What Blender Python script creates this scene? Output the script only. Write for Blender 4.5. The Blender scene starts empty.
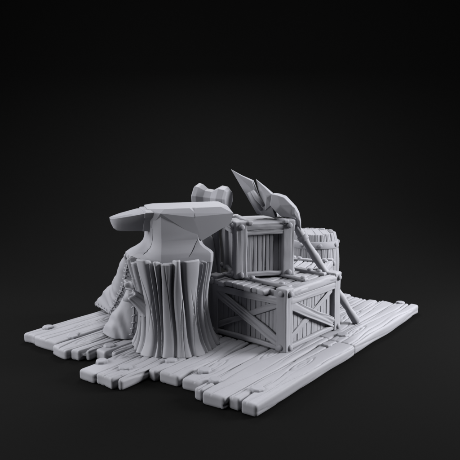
import bpy, bmesh, math, random
import numpy as np
from mathutils import Vector, Matrix

R = math.radians
scene = bpy.context.scene
COL = scene.collection
rng = np.random.RandomState(7)
random.seed(7)

# ------------------------------------------------------------------ materials
def resin(name, base, rough=0.52, bump=0.12, scale=60.0, var=0.05):
    m = bpy.data.materials.new(name); m.use_nodes = True
    nt = m.node_tree; b = nt.nodes['Principled BSDF']
    b.inputs['Roughness'].default_value = rough
    b.inputs['Specular IOR Level'].default_value = 0.20
    tc = nt.nodes.new('ShaderNodeTexCoord')
    n = nt.nodes.new('ShaderNodeTexNoise'); n.inputs['Scale'].default_value = 5.0; n.inputs['Detail'].default_value = 4
    nt.links.new(tc.outputs['Object'], n.inputs['Vector'])
    mx = nt.nodes.new('ShaderNodeMix'); mx.data_type = 'RGBA'
    lo = tuple(c*(1-var) for c in base)+(1,); hi = tuple(min(1, c*(1+var)) for c in base)+(1,)
    mx.inputs[6].default_value = lo; mx.inputs[7].default_value = hi
    nt.links.new(n.outputs['Fac'], mx.inputs[0]); nt.links.new(mx.outputs[2], b.inputs['Base Color'])
    n2 = nt.nodes.new('ShaderNodeTexNoise'); n2.inputs['Scale'].default_value = scale; n2.inputs['Detail'].default_value = 3
    nt.links.new(tc.outputs['Object'], n2.inputs['Vector'])
    bp = nt.nodes.new('ShaderNodeBump'); bp.inputs['Strength'].default_value = bump; bp.inputs['Distance'].default_value = 0.004
    nt.links.new(n2.outputs['Fac'], bp.inputs['Height']); nt.links.new(bp.outputs['Normal'], b.inputs['Normal'])
    return m

GREY = (0.165, 0.166, 0.183)
M_WOOD = resin('grey_resin_wood', GREY, 0.66, 0.10, 45)
M_METAL = resin('grey_resin_metal', GREY, 0.60, 0.05, 25)
M_CLOTH = resin('grey_resin_cloth', GREY, 0.68, 0.14, 80)
M_BACK = resin('dark_studio_backdrop', (0.0043, 0.0043, 0.0043), 0.9, 0.0, 5, 0.0)
M_BACK.node_tree.nodes['Principled BSDF'].inputs['Specular IOR Level'].default_value = 0.0

M_METAL.node_tree.nodes['Principled BSDF'].inputs['Specular IOR Level'].default_value = 0.07

# ------------------------------------------------------------------ object helpers
def thing(name, label, cat, loc=(0, 0, 0), rotz=0.0, group=None):
    o = bpy.data.objects.new(name, None); COL.objects.link(o)
    o.empty_display_size = 0.1
    o.location = loc; o.rotation_euler = (0, 0, rotz)
    o['label'] = label; o['category'] = cat
    if group: o['group'] = group
    return o

def obj(name, verts, faces, mat, parent=None, smooth=True, label=None):
    me = bpy.data.meshes.new(name)
    me.from_pydata([tuple(map(float, v)) for v in verts], [], [tuple(map(int, f)) for f in faces])
    bm = bmesh.new(); bm.from_mesh(me)
    bmesh.ops.recalc_face_normals(bm, faces=bm.faces); bm.to_mesh(me); bm.free()
    me.materials.append(mat)
    if smooth: me.polygons.foreach_set('use_smooth', [True]*len(me.polygons))
    o = bpy.data.objects.new(name, me); COL.objects.link(o)
    if parent: o.parent = parent
    if label: o['label'] = label
    return o

def copy_obj(o, parent, loc=None, rot=None):
    c = o.copy(); COL.objects.link(c); c.parent = parent
    if loc is not None: c.location = loc
    if rot is not None: c.rotation_euler = rot
    return c

class MB:
    def __init__(s): s.v = []; s.f = []; s.n = 0
    def add(s, vf):
        v, f = vf
        s.v += [tuple(p) for p in v]; s.f += [tuple(i+s.n for i in q) for q in f]; s.n += len(v); return s
    def build(s, name, mat, parent=None, **k): return obj(name, s.v, s.f, mat, parent, **k)

def wave(x, seed, freq=1.0, n=3):
    r = np.random.RandomState(seed % 100003); out = np.zeros_like(x, dtype=float)
    for i in range(n):
        out += np.sin(x*freq*(0.6+0.75*i+r.rand()*0.4)*2*math.pi + r.rand()*6.283)/(1+0.9*i)
    return out/2.0

# rounded, densely gridded box along x with carved grain
def rbox(L, W, T, r=0.012, res=0.014, seed=0, grain=None, gdepth=0.004, gwid=0.004, wob=0.004, twist=0.0, cup=0.0, endjit=0.0, gamp=0.012):
    hx, hy, hz = L/2, W/2, T/2
    r = min(r, hx*0.9, hy*0.9, hz*0.9)
    def samp(h, res):
        n = max(1, int(round(2*(h-r)/res)))
        a = r*(1-np.cos(np.linspace(0, math.pi/2, 4)))[:-1]
        inner = np.linspace(-h+r, h-r, n+1)
        left = -h + r - r*np.sin(np.linspace(math.pi/2, 0, 4))[:-1]
        return np.concatenate([left, inner, -left[::-1]])
    X, Y, Z = samp(hx, res*1.4), samp(hy, res*0.7), samp(hz, res)
    vs = []; fs = []; n0 = 0
    def grid(a, b, mk):
        nonlocal n0
        A, B = np.meshgrid(a, b, indexing='ij'); p = mk(A.ravel(), B.ravel()); vs.append(p)
        na, nb = len(a), len(b)
        i = np.arange(na-1)[:, None]*nb+np.arange(nb-1)[None, :]+n0
        fs.append(np.stack([i, i+nb, i+nb+1, i+1], -1).reshape(-1, 4)); n0 += na*nb
    o = np.ones_like
    for s in (-1, 1):
        grid(X, Y, lambda a, b: np.stack([a, b, s*hz*o(a)], 1))
        grid(X, Z, lambda a, b: np.stack([a, s*hy*o(a), b], 1))
        grid(Y, Z, lambda a, b: np.stack([s*hx*o(a), a, b], 1))
    V = np.concatenate(vs); F = np.concatenate(fs)
    key = np.round(V*1e5).astype(np.int64)
    _, idx, inv = np.unique(key, axis=0, return_index=True, return_inverse=True)
    inv = inv.ravel(); V = V[idx]; F = inv[F]
    H = np.array([hx-r, hy-r, hz-r]); inn = np.clip(V, -H, H); d = V-inn
    ln = np.linalg.norm(d, axis=1, keepdims=True); ln[ln == 0] = 1; N = d/ln
    P = inn + r*N
    rs = np.random.RandomState((seed*7919+13) % 100003)
    x = P[:, 0]
    if grain is None: grain = W/0.035
    for face, (half, ax) in enumerate(((hy, 1), (hz, 2))):
        nax = 2 if ax == 1 else 1
        k = max(1, int(round(grain*half/hy)))
        for sgn in (-1, 1):
            for j in range(k):
                c = (-1+2*(j+0.5+0.5*(rs.rand()-0.5))/k)*half + gamp*wave(x, rs.randint(99999), 0.9/max(L, .3))
                dep = gdepth*(0.35+1.0*rs.rand()); w = gwid*(0.7+0.9*rs.rand())
                x0 = (rs.rand()*2-1)*hx; span = hx*(0.5+1.5*rs.rand())
                win = np.clip(1.4-np.abs(x-x0)/span, 0, 1)
                g = np.exp(-((P[:, ax]-c)/w)**2)*dep*win*np.clip(N[:, nax]*sgn, 0, 1)
                V2 = -N*g[:, None]; V2[:, 0] *= 0.3
                P = P+V2
    P[:, 1] += wob*wave(x, rs.randint(99999), 1.2/max(L, .3)) + 0.5*wob*np.sign(P[:, 1])*wave(x, rs.randint(99999), 1.6/max(L, .3))
    P[:, 2] += 0.6*wob*wave(x, rs.randint(99999), 1.0/max(L, .3))
    if endjit:
        P[:, 0] += endjit*wave(P[:, 1], rs.randint(99999), 0.5/max(W, .03), 2)*np.clip(np.abs(x)/hx, 0, 1)**6
    if cup: P[:, 2] -= cup*(P[:, 1]/hy)**2*(P[:, 2] > 0)
    return P, F

def place(vf, M):
    P, F = vf
    A = np.array(M); return P@A[:3, :3].T + A[:3, 3], F

def bar(p0, p1, w, t, normal, **k):
    """grainy bar from p0 to p1, w across, t along 'normal'"""
    p0, p1, nrm = Vector(p0), Vector(p1), Vector(normal).normalized()
    x = (p1-p0); L = x.length; x.normalize(); y = nrm.cross(x).normalized(); z = x.cross(y)
    M = Matrix((x, y, z)).transposed().to_4x4(); M.translation = (p0+p1)/2
    return place(rbox(L, w, t, **k), M)

def rings_mesh(rings, cap0=True, cap1=True):
    n = len(rings[0]); V = [p for r_ in rings for p in r_]; F = []
    for i in range(len(rings)-1):
        for j in range(n):
            F.append((i*n+j, i*n+(j+1) % n, (i+1)*n+(j+1) % n, (i+1)*n+j))
    if cap0: F.append(tuple(range(n))[::-1])
    if cap1: F.append(tuple((len(rings)-1)*n+j for j in range(n)))
    return V, F

def tube(pts, radii, n=20, seed=0, ov=0.0):
    pts = [Vector(p) for p in pts]; rings = []
    d0 = (pts[1]-pts[0]).normalized(); a = d0.orthogonal().normalized(); r_ = np.random.RandomState(seed)
    for i, p in enumerate(pts):
        d = (pts[min(i+1, len(pts)-1)]-pts[max(i-1, 0)]).normalized()
        a = (a-d*a.dot(d)).normalized(); b = d.cross(a)
        rings.append([tuple(p+(a*math.cos(2*math.pi*j/n)+b*math.sin(2*math.pi*j/n))*radii[i]*(1+ov*(r_.rand()-.5))) for j in range(n)])
    return rings_mesh(rings)

def hull(points):
    bm = bmesh.new()
    for p in points: bm.verts.new(p)
    res = bmesh.ops.convex_hull(bm, input=bm.verts)
    junk = [e for e in set(res['geom_interior']+res['geom_unused']) if isinstance(e, bmesh.types.BMVert)]
    if junk: bmesh.ops.delete(bm, geom=junk, context='VERTS')
    bmesh.ops.dissolve_limit(bm, angle_limit=R(3), verts=bm.verts, edges=bm.edges)
    bm.verts.index_update()
    V = [tuple(v.co) for v in bm.verts]; F = [tuple(v.index for v in f.verts) for f in bm.faces]; bm.free(); return V, F

def bevelled(o, w=0.008, seg=3, ang=18):
    m = o.modifiers.new('bevel', 'BEVEL'); m.width = w; m.segments = seg; m.limit_method = 'ANGLE'; m.angle_limit = R(ang)
    m.harden_normals = True
    return o

def bake(o):
    dg = bpy.context.evaluated_depsgraph_get(); me = bpy.data.meshes.new_from_object(o.evaluated_get(dg), depsgraph=dg)
    o.modifiers.clear(); o.data = me; return o

def cut(o, cutters):
    for vf in cutters:
        c = obj('cutter', vf[0], vf[1], M_METAL, None, smooth=False)
        m = o.modifiers.new('cut', 'BOOLEAN'); m.operation = 'DIFFERENCE'; m.object = c; m.solver = 'EXACT'
        c.parent = o.parent
        bpy.context.view_layer.update(); bake(o); bpy.data.objects.remove(c)
    return o

def dome_mesh(r, h, n=14, flat=0.45):
    prof = [(r*1.02, -0.3*h), (r, 0.15*h), (r*0.93, 0.5*h), (r*0.75, 0.82*h), (r*flat, h*0.98)]
    rings = [[(a*math.cos(2*math.pi*j/n), a*math.sin(2*math.pi*j/n), z) for j in range(n)] for a, z in prof]
    return rings_mesh(rings)

def nail_on(proto, parent, loc, nrm, name='nail'):
    q = Vector(nrm).to_track_quat('Z', 'Y').to_euler()
    return copy_obj(proto, parent, loc, (q.x, q.y, q.z))

# ------------------------------------------------------------------ backdrop
prof = [(-9.0, 0.0)]+[(y, 0.0) for y in np.linspace(-6, 6.9, 22)]
RAD = 5.5
for a in np.linspace(0, 90, 48)[1:]: prof.append((6.9+RAD*math.sin(R(a)), RAD*(1-math.cos(R(a)))))
prof.append((6.9+RAD, 13.0))
xs = np.linspace(-14, 14, 15)
V = [(x, y, z) for (y, z) in prof for x in xs]; nx = len(xs)
Fb = [(i*nx+j, i*nx+j+1, (i+1)*nx+j+1, (i+1)*nx+j) for i in range(len(prof)-1) for j in range(nx-1)]
back = obj('backdrop', V, Fb, M_BACK); back['kind'] = 'structure'; back['label'] = 'dark seamless studio backdrop under and behind the diorama'
me = back.data
if me.polygons[0].normal.z < 0: me.flip_normals()

# ------------------------------------------------------------------ platform
PA = R(53.3)
plat = thing('wooden_platform', 'low platform of worn grey planks with ragged ends, carrying everything', 'platform', (0.125, 3.751, 0), PA)
# local: x along the planks, y across (0 = right-hand edge)
# boards: across-range, back end, then front-end tongues (upper limit across, where the tongue ends)
boards = [(-.045, .183, 2.80, [(.084, 0.0), (.183, .012)]),
          (.187, .452, 2.75, [(.362, -.035), (.452, -.005)]),
          (.456, .653, 2.71, [(.628, .080), (.653, .088)]),
          (.657, .925, 2.76, [(.838, .07), (.925, .055)]),
          (.929, 1.165, 2.79, [(.986, -.203), (1.165, -.235)]),
          (1.169, 1.332, 2.83, [(1.332, -.24)]),
          (1.337, 1.532, 2.72, [(1.40, .13), (1.532, .09)]),
          (1.536, 1.685, 2.80, [(1.580, .03), (1.685, -.02)]),
          (1.689, 1.880, 2.76, [(1.880, -.05)]),
          (1.890, 2.178, 2.78, [(2.178, .005)]),
          (2.183, 2.320, 2.81, [(2.320, .010)])]
for i, (t0, t1, s1, tongues) in enumerate(boards):
    w = t1-t0; s0 = min(q[1] for q in tongues); mid = 1.376+0.022*math.sin(i*1.7) if i else 1.376
    for h, (a, b) in enumerate(((s0, mid-.004), (mid+.004, s1))):
        L = b-a; zt = 0.088+0.004*math.sin(i*2.3+h*1.1); hx = L/2; sd = i*2+h+3
        P, F = rbox(L, w, zt, r=0.021, res=0.008, seed=sd, grain=max(2, w/0.062), gdepth=0.0115, gwid=0.0052, wob=0.004, cup=0.004, endjit=0.014, gamp=0.040)
        x, y, z = P[:, 0].copy(), P[:, 1].copy(), P[:, 2].copy(); top = np.clip(z/(zt/2), 0, 1)
        # a knot the grain parts around
        rk = np.random.RandomState(sd*31)
        kx, ky = rk.uniform(-.7, .7)*hx, rk.uniform(-.25, .25)*w
        rr_ = np.sqrt(((x-kx)/.16)**2+((y-ky)/.038)**2)
        P[:, 2] -= top*.0075*(np.exp(-((rr_-1.0)/.10)**2)+.8*np.exp(-((rr_-.45)/.11)**2))*(w > .15)
        P[:, 2] += 0.005*top*wave(x+y*1.5, 50+sd, 0.9)
        if h == 0:          # ragged split front end
            u = np.clip(1-(x+hx)/.22, 0, 1); lo_ = t0
            for j, (hi_, se) in enumerate(tongues):
                yl, yh = lo_-(t0+t1)/2, hi_-(t0+t1)/2
                P[:, 0] += np.where((y > yl-(1 if j == 0 else 0)) & (y <= yh+(1 if j == len(tongues)-1 else 0)), (se-s0)*u, 0)
                if j < len(tongues)-1:
                    k_ = np.clip(1-(x+hx)/rk.uniform(.30, .75), 0, 1); c_ = yh+.010*np.sin((x+hx)*7+i)
                    g = np.exp(-((y-c_)/(.0065+.005*np.clip(1-(x+hx)/.12, 0, 1)))**2)
                    P[:, 2] *= 1-g*np.minimum(.93, k_*1.4); P[:, 0] += .040*g*np.clip(1-(x+hx)/.06, 0, 1)
                lo_ = hi_
        else:               # two or three splits at the far end
            for j in range(1+(w > .2)):
                yc = rk.uniform(-.3, .3)*w; k_ = np.clip(1-(hx-x)/rk.uniform(.2, .5), 0, 1); g = np.exp(-((y-yc)/.0065)**2)
                P[:, 2] *= 1-g*np.minimum(.75, k_*1.2); P[:, 0] -= .03*g*np.clip(1-(hx-x)/.03, 0, 1)
                P[:, 0] += np.where(y > yc, rk.uniform(-.05, .01), 0)*np.clip(1-(hx-x)/.2, 0, 1)
        if i == 0: P[:, 1] += np.where(y < 0, 1, 0)*0.012*wave(x, 91+h, 0.8)
        P = P+np.array([(a+b)/2, (t0+t1)/2, zt/2+0.001])
        obj('plank', P, F, M_WOOD, plat)
# bolts: faceted discs
def bolt_mesh(r, h, seed):
    rr = np.random.RandomState(seed); n = 8; a0 = rr.rand()*6
    pr = [(r, -0.015), (r*1.0, h*0.45), (r*0.80, h), ]
    rings = [[(q*math.cos(a0+2*math.pi*j/n)*(1+.06*math.sin(j*2.1+seed)), q*math.sin(a0+2*math.pi*j/n)*(1+.06*math.cos(j*1.3+seed)), z) for j in range(n)] for q, z in pr]
    return rings_mesh(rings)
bolts = [(.213, 2.262), (.225, 1.94), (.185, 1.905), (.206, 1.49), (-.056, 1.29), (-.037, 1.06), (.259, .889), (.260, .575), (.165, .405), (.212, .09),
         (1.243, .13), (1.535, .14), (2.745, .13), (2.74, 1.6), (2.70, 2.2), (1.5, 2.25), (1.25, 2.25)]
for i, (s, t) in enumerate(bolts):
    v, f = bolt_mesh(0.050+0.004*math.sin(i*3), 0.016, i)
    o = obj('bolt', v, f, M_METAL, plat); o.location = (s, t, 0.0885); o.rotation_euler = (0.04*math.sin(i), 0.04*math.cos(i*2), 0)
    bevelled(o, 0.007, 3, 20)

# ------------------------------------------------------------------ stump
ST = (-0.434, 4.885, 0.088)
stump = thing('tree_stump', 'tall grey tree stump with deeply grooved bark, flaring at top and foot, under the anvil', 'stump', ST)
NT, NZ = 900, 110
rs = np.random.RandomState(21)
bounds = []; a = 0.0
while a < 2*math.pi-0.12:
    bounds.append(a); a += rs.choice([.09, .14, .22, .30, .40])*rs.uniform(.8, 1.2)
bounds = np.array(bounds); nb = len(bounds)
th = np.linspace(0, 2*math.pi, NT, endpoint=False)
zz = np.linspace(0, 1, NZ)
pz = [0, .05, .14, .28, .45, .62, .78, .90, 1.0]; pr_ = [.334, .317, .296, .275, .264, .270, .292, .315, .328]
strand_h = 0.712+rs.uniform(-.036, .030, nb); strand_r = rs.uniform(-.0045, .0055, nb); drift = rs.uniform(-.15, .15, nb); fr = rs.rand(nb)*6
TH, ZN = np.meshgrid(th, zz, indexing='ij')
def stump_r(TH, ZN):
    zf = np.linspace(-.3, 1.3, 641); rf = np.interp(zf, pz, pr_); kw = np.hanning(121); kw /= kw.sum()
    rf = np.convolve(np.pad(rf, 60, mode='edge'), kw, 'valid'); r0 = np.interp(ZN, zf, rf)+.008*np.clip(1-ZN*6, 0, 1)**2
    # strands: nearest boundary distance with drifting boundaries
    b = bounds[None, None, :]+drift[None, None, :]*(ZN[..., None]-.5)*1.0+0.022*np.sin(ZN[..., None]*7+fr[None, None, :])
    d = (TH[..., None]-b+math.pi) % (2*math.pi)-math.pi
    dist = np.min(np.abs(d), axis=-1)
    prev = np.where(d >= 0, d, 99); own = np.argmin(prev, axis=-1)
    prof_ = np.exp(-(dist*0.29/(0.0062+.0060*rs2[own]))**2)
    dep = (0.014+0.028*(rs2[own]))*(0.40+0.70*np.clip(ZN*1.3, 0, 1))
    bulge = 0.014*np.clip(1-np.exp(-(dist/.065)**2), 0, 1)
    fine = 0
    for q_ in range(40):
        c_ = lines[q_, 0]+lines[q_, 1]*(ZN-.5)+.03*np.sin(ZN*5+q_)
        dq = (TH-c_+math.pi) % (2*math.pi)-math.pi
        fine = fine-.0065*np.exp(-(dq*.29/.0035)**2)*np.clip(1-np.abs(ZN-lines[q_, 2])/.38, 0, 1)**.7
    return r0+bulge-dep*prof_+strand_r[own]*np.clip(ZN*1.4-.1, 0.15, 1)+fine, own, dist
rs2 = rs.rand(nb); lines = np.stack([rs.rand(40)*2*math.pi, rs.uniform(-.35, .35, 40), rs.rand(40)*.8+.05], 1)
RR, OWN, DIST = stump_r(TH, ZN)
ztop = strand_h[OWN]*np.ones_like(ZN)-0.012*np.exp(-(DIST/.03)**2)
zt_col = ztop[:, -1]
Z = ZN*zt_col[:, None]
cxo = -0.035*ZN*1.0; 
# foot flare roots
RR = RR+0.010*np.clip(1-ZN*7, 0, 1)**2*(1+np.sin(TH*5))
V = np.stack([RR*np.cos(TH)+cxo, RR*np.sin(TH), Z], -1)     # NT,NZ,3
rim = [V[:, k] for k in range(NZ)]
# rounded lip and inner top
lipc = V[:, -1]
cen = np.array([-0.035, 0, 0])
def inner(fac, dz):
    q = lipc.copy(); q[:, :2] = (lipc[:, :2]-cen[:2])*fac+cen[:2]; q[:, 2] = lipc[:, 2]+dz; return q
rim[-1] = inner(1.0, -0.004)
rim += [inner(.985, .004), inner(.96, .007), inner(.93, .005)]
q = inner(.905, 0); q[:, 2] = 0.694+0.006*np.sin(th*9); rim.append(q)
for fac in (.7, .45, .2):
    q = inner(fac, 0); q[:, 2] = 0.70; rim.append(q)
v, f = rings_mesh([list(map(tuple, r_)) for r_ in rim])
obj('bark', v, f, M_WOOD, stump)
# broken branch stub, left side
stub_rings = []
p0, p1 = Vector((-0.19, -0.12, 0.33)), Vector((-0.315, -0.185, 0.445)); d = (p1-p0).normalized(); aa = d.orthogonal().normalized(); bb = d.cross(aa)
for k in range(14):
    u = k/13; rad = 0.052*(1-u)**1.6+0.040
    stub_rings.append([tuple(p0.lerp(p1, u)+(aa*math.cos(t_)+bb*math.sin(t_))*(rad*(1+0.10*math.sin(t_*7+1.5*u)+.05*math.sin(t_*13))+0) + d*0.012*math.sin(t_*3)*u) for t_ in np.linspace(0, 2*math.pi, 48, endpoint=False)])
last = stub_rings[-1]; c_ = p1
for fac, dep in ((.85, .004), (.62, -.004), (.5, -.02), (.2, -.022)):
    stub_rings.append([tuple(c_+(Vector(p)-c_)*fac+d*dep) for p in last])
v, f = rings_mesh(stub_rings); obj('branch_stub', v, f, M_WOOD, stump)

# ------------------------------------------------------------------ anvil
anv = thing('anvil', 'big chipped grey anvil with a blunt horn, standing on the tree stump', 'anvil', (-0.44, 4.90, 0.800), R(17))
def sec_(w, K, u1, v, u0, L1, C):
    return [(K[0], K[1], w), (u1-.03, -v, w), (u1, -v+.03, w), (u1, v-.03, w), (u1-.03, v, w), (u0+.03, v, w), (u0, v-.03, w), (*L1, w), (*C, w)]
secs = [sec_(-.03, (-.14, -.21), .27, .21, -.35, (-.335, -.02), (-.21, -.155)), sec_(.012, (-.14, -.21), .272, .21, -.352, (-.337, -.02), (-.21, -.155)),
        sec_(.040, (-.14, -.21), .272, .21, -.310, (-.296, -.03), (-.206, -.153)),
        sec_(.058, (-.138, -.206), .258, .206, -.272, (-.258, -.045), (-.200, -.150)), sec_(.082, (-.135, -.197), .222, .196, -.236, (-.222, -.06), (-.190, -.145)),
        sec_(.110, (-.132, -.188), .196, .188, -.212, (-.200, -.075), (-.182, -.139)), sec_(.145, (-.13, -.182), .182, .182, -.203, (-.191, -.08), (-.179, -.135)),
        sec_(.20, (-.13, -.180), .176, .180, -.200, (-.19, -.09), (-.178, -.132)), sec_(.28, (-.13, -.179), .178, .18, -.200, (-.19, -.09), (-.178, -.13)), sec_(.345, (-.13, -.172), .18, .17, -.20, (-.19, -.09), (-.178, -.125))]
v, f = rings_mesh(secs)
waist = obj('waist', v, f, M_METAL, anv)
def crack(p, q, side, depth, wid):
    p, q, side = Vector(p), Vector(q), Vector(side).normalized(); d = (q-p).normalized(); n = d.cross(side)
    pts = []
    for c, ww in ((p, .4), ((p+q)/2+n*wid*.8, 1.0), (q, .4)):
        pts += [c+side*.03+n*wid*ww*2, c+side*.03-n*wid*ww*2, c-side*depth]
    V_ = pts; F_ = []
    for i in range(2):
        for j in range(3): F_.append((i*3+j, i*3+(j+1) % 3, (i+1)*3+(j+1) % 3, (i+1)*3+j))
    F_ += [(2, 1, 0), (6, 7, 8)]
    return [tuple(x) for x in V_], F_
cut(waist, [crack((-.205, -.104, .085), (-.188, -.108, .235), (-1, -.3, .12), .026, .0075), crack((-.250, -.090, .035), (-.203, -.103, .092), (-1, -.3, .8), .022, .006),
            crack((.07, -.21, .02), (.15, -.18, .15), (.1, -1, .15), .02, .005)])
bevelled(waist, .008, 3, 33).modifiers['bevel'].harden_normals = False
FT = .386
pts = [(-.135, -.186, FT-.028), (.10, -.196, FT-.062), (.432, -.182, FT-.050), (.412, -.178, FT-.125), (.185, -.176, .135)]
pts += [(-.10, -.160, FT), (.34, -.150, FT), (.41, -.10, FT-.002), (.448, -.04, FT-.045), (.452, .13, FT-.03), (.42, .205, FT), (-.20, .15, FT-.002), (-.12, .215, FT), (-.215, -.09, FT-.004), (-.205, -.12, FT-.03)]
pts += [(.43, .16, FT-.14), (.432, -.05, FT-.13), (.185, .18, .135), (-.19, .18, .2), (-.19, -.10, .24)]
v, f = hull(pts)
heel = obj('anvil_face', v, f, M_METAL, anv)
chip = hull([(.06, -.23, FT+.015), (.20, -.23, FT+.015), (.12, -.105, FT+.015), (.05, -.25, FT-.03), (.125, -.20, FT-.040), (.21, -.25, FT-.03)])
cut(heel, [chip, hull([(.355, -.21, FT+.01), (.44, -.20, FT+.01), (.425, -.115, FT+.01), (.445, -.19, FT-.06), (.39, -.20, FT-.035)]), hull([(-.02, -.20, FT+.01), (.02, -.20, FT+.01), (.003, -.148, FT+.008), (.0, -.20, FT-.018)]), crack((.130, -.188, FT-.035), (.124, -.194, FT-.075), (.2, -1, .1), .018, .0035)])
bevelled(heel, .006, 3, 10)
horn_sec = [(-.17, .138, .203, .366), (-.262, .138, .205, .366), (-.33, .119, .206, .353), (-.40, .092, .209, .340), (-.435, .070, .216, .332), (-.460, .048, .234, .327), (-.478, .024, .272, .323), (-.488, .008, .306, .320)]
rings = []
for u, vv, wb, wt in horn_sec:
    m_ = wb+(wt-wb)*.5
    rings.append([(u, -vv, wt-.014), (u, -vv*.90, wt-.05*(wt-wb)/.16), (u, -vv*.60, m_-.012*(wt-wb)/.16), (u, -vv*.24, wb+.006), (u, 0, wb), (u, vv*.35, wb+.008), (u, vv*.72, m_), (u, vv, wt-.014),
                  (u, vv*.8, wt-.002), (u, 0, wt), (u, -vv*.78, wt-.002)])
v, f = rings_mesh(rings)
horn = obj('horn', v, f, M_METAL, anv); bevelled(horn, .006, 2, 25)
rings = []
for u, vv, wb, wt in ((-.12, .150, .197, .377), (-.236, .149, .199, .377), (-.246, .142, .203, .371)):
    m_ = wb+(wt-wb)*.5
    rings.append([(u, -vv, wt-.016), (u, -vv*.90, wt-.05), (u, -vv*.60, m_-.012), (u, -vv*.24, wb+.006), (u, 0, wb), (u, vv*.35, wb+.008), (u, vv*.72, m_), (u, vv, wt-.014),
                  (u, vv*.8, wt-.002), (u, 0, wt), (u, -vv*.78, wt-.002)])
v, f = rings_mesh(rings); bevelled(obj('horn_collar', v, f, M_METAL, anv), .004, 2, 25)

# ------------------------------------------------------------------ crates
nailv, nailf = dome_mesh(.024, .017)
def crate(name, label, loc, rotz, a, b, h, post=.085, brace=True, over=.03, lid='slats', battens=(), seed=0, rail=.055):
    """local x along a, y along b; visible faces are y=0 (x side) and x=0 (y side)"""
    t = thing(name, label, 'crate', loc, rotz, 'nailed wooden crates')
    proto = None
    def nail(p, n):
        nonlocal proto
        if proto is None:
            proto = obj('nail', nailv, nailf, M_METAL, t); q = Vector(n).to_track_quat('Z', 'Y').to_euler()
            proto.location = p; proto.rotation_euler = q; return proto
        return nail_on(proto, t, p, n)
    k = seed*100
    hp = post/2
    corners = [(hp, hp), (a-hp, hp), (a-hp, b-hp), (hp, b-hp)]
    topz = h+.014
    for i, (x, y) in enumerate(corners):
        k += 1
        vf = rbox(topz, post, post, r=.014, res=.012, seed=k, grain=2, gdepth=.0075, gwid=.0045, wob=.003, gamp=.004)
        P, F = vf
        fl = 1+0.10*np.clip((np.abs(P[:, 0])/(topz/2)-.72)/.28, 0, 1)
        P = P*np.stack([np.ones_like(fl), fl, fl], 1)
        P = np.stack([-P[:, 2], P[:, 1], P[:, 0]], 1)+np.array([x, y, topz/2])
        obj('post', P, F, M_WOOD, t)
        sx = -1 if x < a/2 else 1; sy = -1 if y < b/2 else 1
        for z in (.032, topz-.045):
            nail((x+.006*math.sin(k+z), y+sy*(hp*1.08), z), (0, sy, 0)); nail((x+sx*(hp*1.08), y, z+.004), (sx, 0, 0))
    inset = .030
    # side frames: (origin, direction along, outward normal, length)
    sides = [((0, 0), (1, 0), (0, -1), a), ((0, b), (0, -1), (-1, 0), b), ((a, 0), (0, 1), (1, 0), b), ((a, b), (-1, 0), (0, 1), a)]
    for si, (o0, dr, nr, L) in enumerate(sides):
        o0 = Vector((o0[0], o0[1], 0)); dr = Vector((dr[0], dr[1], 0)); nr = Vector((nr[0], nr[1], 0))
        def pt(s, z, dep): return o0+dr*s+Vector((0, 0, z))-nr*dep
        # panel of upright boards (one part)
        k += 1; rr = np.random.RandomState(k); s = post*.5; pan = MB(); j = 0
        while s < L-post*.5:
            w = min(rr.uniform(.030, .058), L-post*.5-s+.01)
            pan.add(bar(pt(s+w/2, .012, inset+.018+rr.uniform(-.004, .004)), pt(s+w/2, h-.02, inset+.018+rr.uniform(-.004, .004)), w-.002, .022, nr,
                        r=.006, res=.012, seed=k*31+j, grain=2, gdepth=.003, gwid=.003, wob=.0015, gamp=.003)); s += w; j += 1
        pan.build('side_panel', M_WOOD, t)
        k += 1; obj('rail', *bar(pt(post*.7, .028, .022), pt(L-post*.7, .028, .022), .040, .036, nr, r=.012, res=.013, seed=k, grain=1, gdepth=.004, wob=.003), M_WOOD, t)
        k += 1; obj('rail', *bar(pt(post*.7, h-.062-rail*.5, .020), pt(L-post*.7, h-.062-rail*.5, .020), rail, .036, nr, r=.010, res=.013, seed=k, grain=2, gdepth=.006, wob=.003), M_WOOD, t)
        if brace:
            k += 1; obj('brace', *bar(pt(post*.8, .075, .034), pt(L-post*.8, h-.115, .034), .050, .022, nr, r=.007, res=.012, seed=k, grain=2, gdepth=.010, wob=.003), M_WOOD, t)
            k += 1; obj('brace', *bar(pt(post*.8, h-.120, .018), pt(L-post*.8, .068, .018), .082, .030, nr, r=.008, res=.012, seed=k, grain=3, gdepth=.012, gwid=.0045, wob=.004), M_WOOD, t)
    # lid
    k += 1; rr = np.random.RandomState(k+5); lidm = MB(); j = 0
    lz = h-.032
    if lid == 'slats':      # boards run along x and stick out ragged over x=0
        y = -.004
        while y < b+.0:
            w = rr.uniform(.052, .088)
            x0 = -over-rr.uniform(-.012, .016) if y > post*1.15 else post+.006
            lidm.add(bar((x0, y+w/2, lz+rr.uniform(-.006, .005)), (a-.05, y+w/2, lz+rr.uniform(-.006, .005)), w-.003, .042, (0, 0, 1), r=.012, res=.013, seed=k*17+j, grain=2, gdepth=.005, wob=.003, endjit=.01)); y += w; j += 1
    else:                   # solid slab with soft edges
        y = .055
        while y < b-.03:
            w = b-.02-y
            lidm.add(bar((-.004, y+w/2, lz+.006), (a+.004, y+w/2, lz+.004), w-.002, .050, (0, 0, 1), r=.018, res=.013, seed=k*17+j, grain=2, gdepth=.003, wob=.002)); y += w; j += 1
    lo = lidm.build('lid', M_WOOD, t)
    # front beam along y=0 (top of the right-hand face)
    k += 1; obj('top_beam', *bar((post*.5, .030, h-.034), (a-post*.5, .030, h-.034), .062, .066, (0, 0, 1), r=.016, res=.013, seed=k, grain=2, gdepth=.006, wob=.003), M_WOOD, t)
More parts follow.
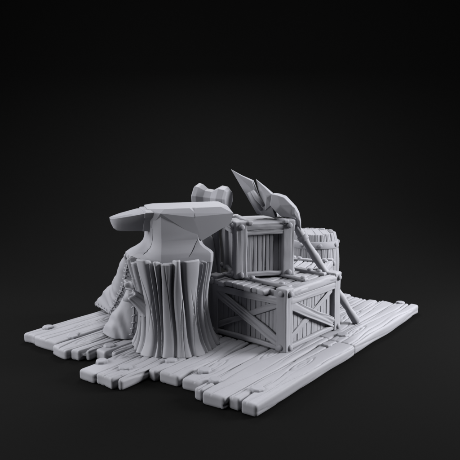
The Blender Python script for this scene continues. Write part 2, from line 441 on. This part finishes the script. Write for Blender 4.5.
    if lid != 'slats':
        k += 1; obj('top_beam', *bar((.030, post*.5, h-.034), (.030, b-post*.5, h-.034), .062, .066, (0, 0, 1), r=.016, res=.013, seed=k, grain=2, gdepth=.006, wob=.003), M_WOOD, t)
    for (p, q, w, th_, nails) in battens:
        k += 1; p, q = Vector(p), Vector(q)
        bo = obj('batten', *bar(p, q, w, th_, (0, 0, 1), r=.012, res=.012, seed=k, grain=2, gdepth=.005, wob=.004), M_WOOD, lo)
        for u in nails:
            c = p.lerp(q, u); n_ = obj('nail', nailv, nailf, M_METAL, bo); n_.location = (c.x, c.y, c.z+th_/2-.002)
    return t
CA = R(49.7)
c0 = (0.422, 4.640, 0.088)
zt = .500
crate('large_crate', 'largest grey crate with diagonal cross braces on its sides, right of the stump', c0, CA, .80, .79, .486, post=.096, brace=True, seed=1, rail=.06,
      battens=[((.135, .055, .486), (.135, .74, .486), .055, .030, (.12, .55, .9)), ((.40, .085, .486), (.40, .74, .486), .05, .030, (.05, .9)),
               ((.67, .075, .486), (.67, .70, .486), .05, .034, (.1, .25, .8))])
SA = R(15.7)
crate('small_crate', 'small grey plain-sided crate with a smooth lid, sitting on top of the large crate', (0.042, 5.024, .574), SA, .508, .44, .454, post=.104, brace=False, lid='slab', seed=2, rail=.040,
      battens=[((.125, -.014, .454), (.125, .45, .454), .048, .034, ()), ((.432, -.014, .454), (.432, .45, .454), .052, .034, ())])
crate('back_crate', 'low grey crate half hidden behind the large crate, in front of the barrel', (0.845, 5.53, .088), R(70), .40, .42, .462, post=.06, brace=False, seed=3, over=.02,
      battens=[((.31, .04, .458), (.31, .38, .458), .05, .026, (.1, .8))])

# ------------------------------------------------------------------ barrel
bar_t = thing('barrel', 'grey wooden stave barrel with riveted hoops at the back right corner', 'barrel', (.850, 6.325, .090))
NB = 22; NT, NZ = NB*18, 48
rs = np.random.RandomState(5); sh = .655+rs.uniform(-.006, .006, NB); so = rs.uniform(-.004, .004, NB)
rings = []
H0 = .655
for k in range(NZ+1):
    u = k/NZ; ring = []
    for j in range(NT):
        s_ = j/18; i = int(s_); fr_ = s_-i; dd = min(fr_, 1-fr_)*2*math.pi/NB
        r_ = .203+.043*(1-(2*u-1)**2)+so[i]-.008*math.exp(-(dd*.24/.005)**2)+.0015*math.exp(-((fr_-.5)/.3)**2)+.0018*math.sin(fr_*22+i*3+u*3)
        a_ = 2*math.pi*j/NT; ring.append((r_*math.cos(a_), r_*math.sin(a_), u*(sh[i]-.010*math.exp(-(dd/.02)**2))))
    rings.append(ring)
def scl(ring, f_, dz=0, z=None): return [(x*f_, y*f_, (w+dz) if z is None else z) for x, y, w in ring]
L_ = rings[-1]
rings += [scl(L_, .985, .005), scl(L_, .94, .006), scl(L_, .915, .002)]
v, f = rings_mesh(rings+[scl(L_, .90, z=H0-.016)], True, True)
obj('staves', v, f, M_WOOD, bar_t)
ld = MB(); rr = np.random.RandomState(3); x = -.18
while x < .175:
    w = min(rr.uniform(.06, .10), .183-x); c = x+w/2; hl = math.sqrt(max(.0004, .184**2-max(abs(x), abs(x+w))**2))
    ld.add(bar((c, -hl, H0-.013), (c, hl, H0-.013), w-.001, .024, (0, 0, 1), r=.004, res=.014, seed=int(c*1000)+500, grain=2, gdepth=.003, wob=.001)); x += w
ld.build('barrel_lid', M_WOOD, bar_t)
rv, rf = dome_mesh(.020, .016)
for zc in (.552, .13):
    rings = []
    for dz, dr in ((-.037, .000), (-.034, .011), (-.026, .015), (0, .0165), (.026, .015), (.034, .011), (.037, .0)):
        z = zc+dz; u = z/H0; rb = .203+.043*(1-(2*u-1)**2)+dr
        rings.append([(rb*(1+.006*math.sin(6*t_+zc*9))*math.cos(t_), rb*(1+.006*math.sin(6*t_+zc*9))*math.sin(t_), z+.003*math.sin(3*t_)) for t_ in np.linspace(0, 2*math.pi, 96, endpoint=False)])
    hoop = obj('hoop', *rings_mesh(rings, False, False), M_METAL, bar_t)
    for aa_ in np.arange(0, 360, 45):
        t_ = R(aa_-39); u = zc/H0; rb = .203+.043*(1-(2*u-1)**2)+.0165
        o = obj('rivet', rv, rf, M_METAL, hoop); q = Vector((math.cos(t_), math.sin(t_), 0)).to_track_quat('Z', 'Y').to_euler()
        o.location = (rb*math.cos(t_), rb*math.sin(t_), zc); o.rotation_euler = q

# ------------------------------------------------------------------ war pick leaning on the crates
foot = Vector((1.1135, 5.394, .095)); mid = Vector((.8142, 5.3441, .56)); hd = (mid-foot)
pk = thing('pickaxe', 'grey broad-bladed pickaxe with a cracked head, leaning over the small crate lid', 'pickaxe', foot)
pts = [Vector((0, 0, 0))+hd*k for k in np.linspace(0, 2.22, 40)]
rad = [.033+.004*math.sin(i*.9)+.002*math.sin(i*2.3) for i in range(40)]
rad[0] = .026
obj('handle', *tube(pts, rad, 22, 1, .05), M_WOOD, pk)
for kc in (1.66,):
    c = [hd*(kc+d_) for d_ in (-.045, -.035, .035, .045)]
    obj('ferrule', *tube(c, [.036, .046, .046, .036], 22, 3), M_METAL, pk)
# head built in an upright plane; coordinates are (x, z) on that plane, relative to the eye of the head
EYE = hd*2.2
dirx = Vector((1, -.24, 0)).normalized(); nrmp = Vector((dirx.y, -dirx.x, 0))    # nrmp faces the front
def plate(pts, name='blade', bev=.004, ridge=()):
    """outline with its own thickness at each point, plus optional inner ridge points"""
    Vf = []
    for sgn in (1, -1):
        for (x, z, t_) in list(pts)+list(ridge): Vf.append(EYE+dirx*x+Vector((0, 0, z))+nrmp*(t_*sgn))
    n = len(pts); m_ = n+len(ridge); F_ = []
    if ridge:
        for j in range(n):
            F_.append((j, (j+1) % n, n)); F_.append((m_+(j+1) % n, m_+j, m_+n))
    else:
        F_ += [tuple(range(n)), tuple(m_+j for j in reversed(range(n)))]
    for j in range(n): F_.append((j, m_+j, m_+(j+1) % n, (j+1) % n))
    return [tuple(p) for p in Vf], F_
PXY = {}
def px2(x, y):      # head sketch units (hundredths of the head length) to metres
    return ((x-284.0)*0.00835, (207.0-y)*0.00835)
def ol(*q): return [(*px2(x, y), t_) for x, y, t_ in q]
head = obj('blade', *plate(ol((229, 169, .004), (240, 175, .018), (251.5, 180, .036), (257.5, 196, .042), (265, 208, .045), (268, 215, .035), (256, 213.5, .006), (240.6, 188, .006)), ridge=ol((249, 186, .042))), M_METAL, pk)
bevelled(head, .003, 2, 15)
fl = obj('blade', *plate(ol((254.8, 178.5, .006), (264, 186, .030), (272, 193, .044), (272, 203, .062), (266, 209, .062), (261, 200, .040)), ridge=ol((267, 196, .068))), M_METAL, pk)
bevelled(fl, .003, 2, 15)
sk = obj('eye_socket', *plate(ol((272, 192.3, .058), (278, 193.2, .066), (284.5, 195.2, .064), (292, 202.5, .058), (297.5, 210, .042), (296, 217, .050), (289, 215, .062), (282, 214.5, .072), (276, 209, .078), (270.5, 203.5, .070)), ridge=ol((281, 203, .084))), M_METAL, pk)
bevelled(sk, .006, 3, 12)
bk = obj('back_spike', *plate(ol((289, 199.5, .050), (295, 205.5, .050), (298.2, 211, .042), (300.2, 219, .028), (301, 229.5, .003), (297, 223, .024), (293, 217.5, .044), (287, 213.5, .055)), ridge=ol((295, 211.5, .060))), M_METAL, pk)
bevelled(bk, .004, 2, 12)
ck = obj('cheek', *plate(ol((250, 190, .040), (262, 202, .052), (272, 203, .055), (276, 216, .05), (262, 214, .04), (254, 204, .03)), ridge=ol((261, 205, .062))), M_METAL, pk)
bevelled(ck, .005, 3, 12)
for q in (((249, 191), (254, 200), (262, 208)), ((252, 189.5), (257, 197), (264, 204))):
    c = [EYE+dirx*px2(*p)[0]+Vector((0, 0, px2(*p)[1]))+nrmp*.050 for p in q]
    obj('binding', *tube(c, [.018, .024, .018], 14, 2), M_CLOTH, pk)

# ------------------------------------------------------------------ sledgehammer behind the anvil
hm = thing('sledgehammer', 'grey sledgehammer with two flared faceted heads, upright behind the anvil', 'hammer', (-.09, 5.62, .092))
HT = Vector((-.045, -.26, 1.10)); hz = HT.normalized()
obj('handle', *tube([HT*u for u in np.linspace(0, 1.02, 24)], [.030+.003*math.sin(i*1.1) for i in range(24)], 18, 4, .05), M_WOOD, hm)
def hring(x, r, tw=0.0, n=8, sq=1.0):
    return [(x, r*math.cos(tw+2*math.pi*j/n)*sq, r*math.sin(tw+2*math.pi*j/n)) for j in range(n)]
t8 = math.pi/8
v, f = rings_mesh([hring(-.200, .100, t8), hring(-.185, .118, t8), hring(-.150, .112, t8), hring(-.095, .078, t8), hring(-.03, .074, t8), hring(-.012, .086, t8), hring(.040, .116, t8), hring(.095, .110, t8), hring(.115, .086, t8)])
hh = obj('hammer_head', v, f, M_METAL, hm); hh.scale = (.97, 1.0, 1.0); hh.rotation_euler = (R(14), R(3), R(-24)); hh.location = (HT.x+.024, HT.y, 1.098); bevelled(hh, .004, 2, 15)

# ------------------------------------------------------------------ sacks
def blob(name, points, parent, voxel=.016, smooth=14, amp=.012, seed=1, dirn=(0, 0, 1), infl=.0):
    mb_ = MB()
    for h_ in (points if isinstance(points[0], list) else [points]): mb_.add(hull(h_))
    o = mb_.build(name, M_CLOTH, parent)
    m = o.modifiers.new('remesh', 'REMESH'); m.mode = 'VOXEL'; m.voxel_size = voxel; m.use_smooth_shade = True
    m = o.modifiers.new('smooth', 'SMOOTH'); m.factor = .6; m.iterations = smooth
    bpy.context.view_layer.update(); bake(o); me = o.data
    co_ = np.empty(len(me.vertices)*3); me.vertices.foreach_get('co', co_); co_ = co_.reshape(-1, 3)
    nn = np.empty(len(me.vertices)*3); me.vertices.foreach_get('normal', nn); nn = nn.reshape(-1, 3)
    d = np.array(Vector(dirn).normalized()); q = co_@d
    side = np.array(Vector(dirn).orthogonal().normalized()); t_ = co_@side
    wr = amp*(wave(q*1.0+.35*np.sin(t_*9+seed), seed, 3.2, 3)+.6*wave(t_+.4*q, seed+3, 2.6, 2))
    co_ = co_+nn*(wr+infl)[:, None]; co_[:, 2] = np.maximum(co_[:, 2], .004)
    me.vertices.foreach_set('co', co_.ravel()); me.update()
    m = o.modifiers.new('smooth', 'SMOOTH'); m.factor = .5; m.iterations = 3
    s_ = o.modifiers.new('sub', 'SUBSURF'); s_.levels = 1; s_.render_levels = 1
    bpy.context.view_layer.update(); bake(o); o.data.polygons.foreach_set('use_smooth', [True]*len(o.data.polygons)); return o
def lacing(body, path, parent, step=.060, ln=.025, r=.0068):
    """thick stitches crossing a seam; every one is seated on the surface"""
    mb = MB(); path = [Vector(p) for p in path]
    cord = []
    for p, q in zip(path[:-1], path[1:]):
        L = (q-p).length; d = (q-p).normalized(); k = max(1, int(round(L/step)))
        for i in range(k):
            ok, c, n, _ = body.closest_point_on_mesh(p.lerp(q, (i+.5)/k))
            cord.append(c+n*.002)
            s_ = (d.cross(n).normalized()+d*.45).normalized(); P_ = []
            for u in (-1, -.62, 0, .62, 1):
                ok, c2, n2, _ = body.closest_point_on_mesh(c+s_*ln*u); P_.append(c2+n2*(r*.55 if abs(u) < .9 else -r*.5))
            mb.add(tube(P_, [r*.6, r, r*1.1, r, r*.6], 8))
    mb.add(tube(cord, [.0065]*len(cord), 8))
    return mb.build('seam_lacing', M_CLOTH, parent)
o1 = Vector((-1.05, 5.55, .09))
s1 = thing('stitched_sack', 'tall pointed grey sack with a laced seam, leaning behind the stump', 'sack', o1)
P1 = [Vector(p)-o1 for p in ((-.845, 5.05, .79), (-.70, 5.35, .76), (-1.10, 5.64, .08), (-1.19, 5.88, .10), (-1.17, 5.86, .20), (-.70, 5.40, .08), (-.9, 6.0, .08), (-.95, 5.35, .50), (-.86, 5.18, .72))]
E1 = [Vector(p)-o1 for p in ((-1.10, 5.645, .08), (-1.31, 5.94, .085), (-1.30, 5.95, .13), (-1.10, 5.80, .36), (-1.0, 5.9, .08), (-1.06, 5.62, .22))]
b1 = blob('sack_body', [[tuple(p) for p in P1], [tuple(p) for p in E1]], s1, .016, 11, .012, 4, (.4, .3, .8), .012)
bpy.context.view_layer.update()
lacing(b1, [Vector(p)-o1 for p in ((-.835, 5.06, .70), (-.90, 5.15, .52), (-.96, 5.30, .36), (-1.09, 5.63, .12))], s1)
lacing(b1, [Vector(p)-o1 for p in ((-1.09, 5.62, .10), (-1.20, 5.75, .11), (-1.32, 5.92, .12))], s1, .06)
o2 = Vector((-.86, 5.06, .09))
s2 = thing('tied_sack', 'plump lumpy grey sack with a tied neck, slumped against the left of the stump', 'sack', o2)
P2 = [Vector(p)-o2 for p in ((-1.00, 5.13, .01), (-.95, 5.04, .01), (-1.065, 5.13, .07), (-.98, 5.0, .10), (-.82, 4.95, .12), (-.80, 4.97, .01), (-.70, 5.10, .05), (-.78, 5.36, .05), (-1.0, 5.34, .05), (-.945, 5.05, .22), (-.70, 5.0, .30), (-.84, 5.02, .40),
                             (-.72, 5.02, .52), (-.81, 5.01, .52), (-.75, 5.15, .46), (-.86, 5.22, .38))]
b2 = blob('sack_body', [tuple(p) for p in P2], s2, .015, 15, .019, 9, (.62, -.2, -.70), .022)
bpy.context.view_layer.update()
lacing(b2, [Vector(p)-o2 for p in ((-.80, 4.93, .11), (-.775, 4.93, .26), (-.775, 4.96, .40))], s2, .06, .02, .006)
o3 = Vector((-.335, 5.41, .09))
s3 = thing('upright_sack', 'shadowed grey sack standing between the back of the stump and the small crate', 'sack', o3)
P3 = []
for z, r_, dx in ((0, .17, .0), (.25, .215, .01), (.55, .21, .02), (.74, .16, .04), (.88, .07, .07)):
    P3 += [(dx+r_*math.cos(t_)*(.95), r_*math.sin(t_)*.9, z) for t_ in np.linspace(0, 2*math.pi, 12, endpoint=False)]
b3 = blob('sack_body', P3, s3, .018, 6, .010, 15, (.3, .1, 1), .0)
rg = []
for k, (z, r_) in enumerate(((.76, .085), (.81, .05), (.84, .036), (.87, .05), (.91, .075), (.92, .06), (.90, .02))):
    rg.append([(.065+r_*(1+(.2 if k > 2 else .08)*math.sin(6*t_))*math.cos(t_), r_*(1+(.2 if k > 2 else .08)*math.sin(6*t_))*math.sin(t_), z) for t_ in np.linspace(0, 2*math.pi, 48, endpoint=False)])
obj('sack_neck', *rings_mesh(rg), M_CLOTH, s3)
rings = []
for k, (z, r_) in enumerate(((-.08, .10), (-.03, .070), (.0, .052), (.02, .050), (.042, .062), (.065, .060), (.074, .046), (.056, .02))):
    fl_ = (.20 if k > 3 else .06)
    rings.append([((r_*(1+fl_*math.sin(5*t_+1)))*math.cos(t_)+.090-.022*k*.2, -.05-.01*k*.3+(r_*(1+fl_*math.sin(5*t_+1)))*math.sin(t_), .405+z+.008*math.sin(3*t_)*(k > 3)) for t_ in np.linspace(0, 2*math.pi, 40, endpoint=False)])
obj('sack_neck', *rings_mesh(rings), M_CLOTH, s2)
tr = [(.083+.056*math.cos(t_), -.056+.056*math.sin(t_), .415+.01*math.sin(2*t_)) for t_ in np.linspace(0, 2*math.pi, 25)]
obj('tie_cord', *tube(tr, [.012]*25, 8), M_CLOTH, s2)

# ------------------------------------------------------------------ camera
cam = bpy.data.cameras.new('camera'); co = bpy.data.objects.new('camera', cam); COL.objects.link(co)
cam.lens = 50; cam.sensor_width = 36; cam.clip_end = 200
co.location = (0, 0, 1.8096); co.rotation_euler = (R(90-9.4), 0, 0); scene.camera = co

# ------------------------------------------------------------------ light
w = bpy.data.worlds.new('World'); scene.world = w; w.use_nodes = True
w.node_tree.nodes['Background'].inputs['Color'].default_value = (.9, .95, 1, 1)
w.node_tree.nodes['Background'].inputs['Strength'].default_value = 0.004
def area(name, loc, target, size, power, spread=180, col=(1, 1, 1)):
    l = bpy.data.lights.new(name, 'AREA'); l.shape = 'DISK'; l.size = size; l.energy = power; l.color = col; l.spread = R(spread)
    o = bpy.data.objects.new(name, l); COL.objects.link(o); o.location = loc
    o.rotation_euler = (Vector(target)-Vector(loc)).to_track_quat('-Z', 'Y').to_euler(); return o
area('overhead_softbox', (0, 5, 8), (0, 5, 0), 8, 730)
area('rear_softbox', (0, 9, 5), (0, 5, .3), 2, 400)
area('left_softbox', (-5, 5, 2.2), (0, 5, .4), 2, 120, 120)
area('front_left_softbox', (-5, 2.5, 2.2), (0, 5, .4), 2, 118, 120)
area('right_softbox', (5, 5, 2.2), (0, 5, .4), 2, 335, 120)

scene.view_settings.view_transform = 'Standard'; scene.view_settings.look = 'None'
scene.view_settings.exposure = 0; scene.view_settings.gamma = 1
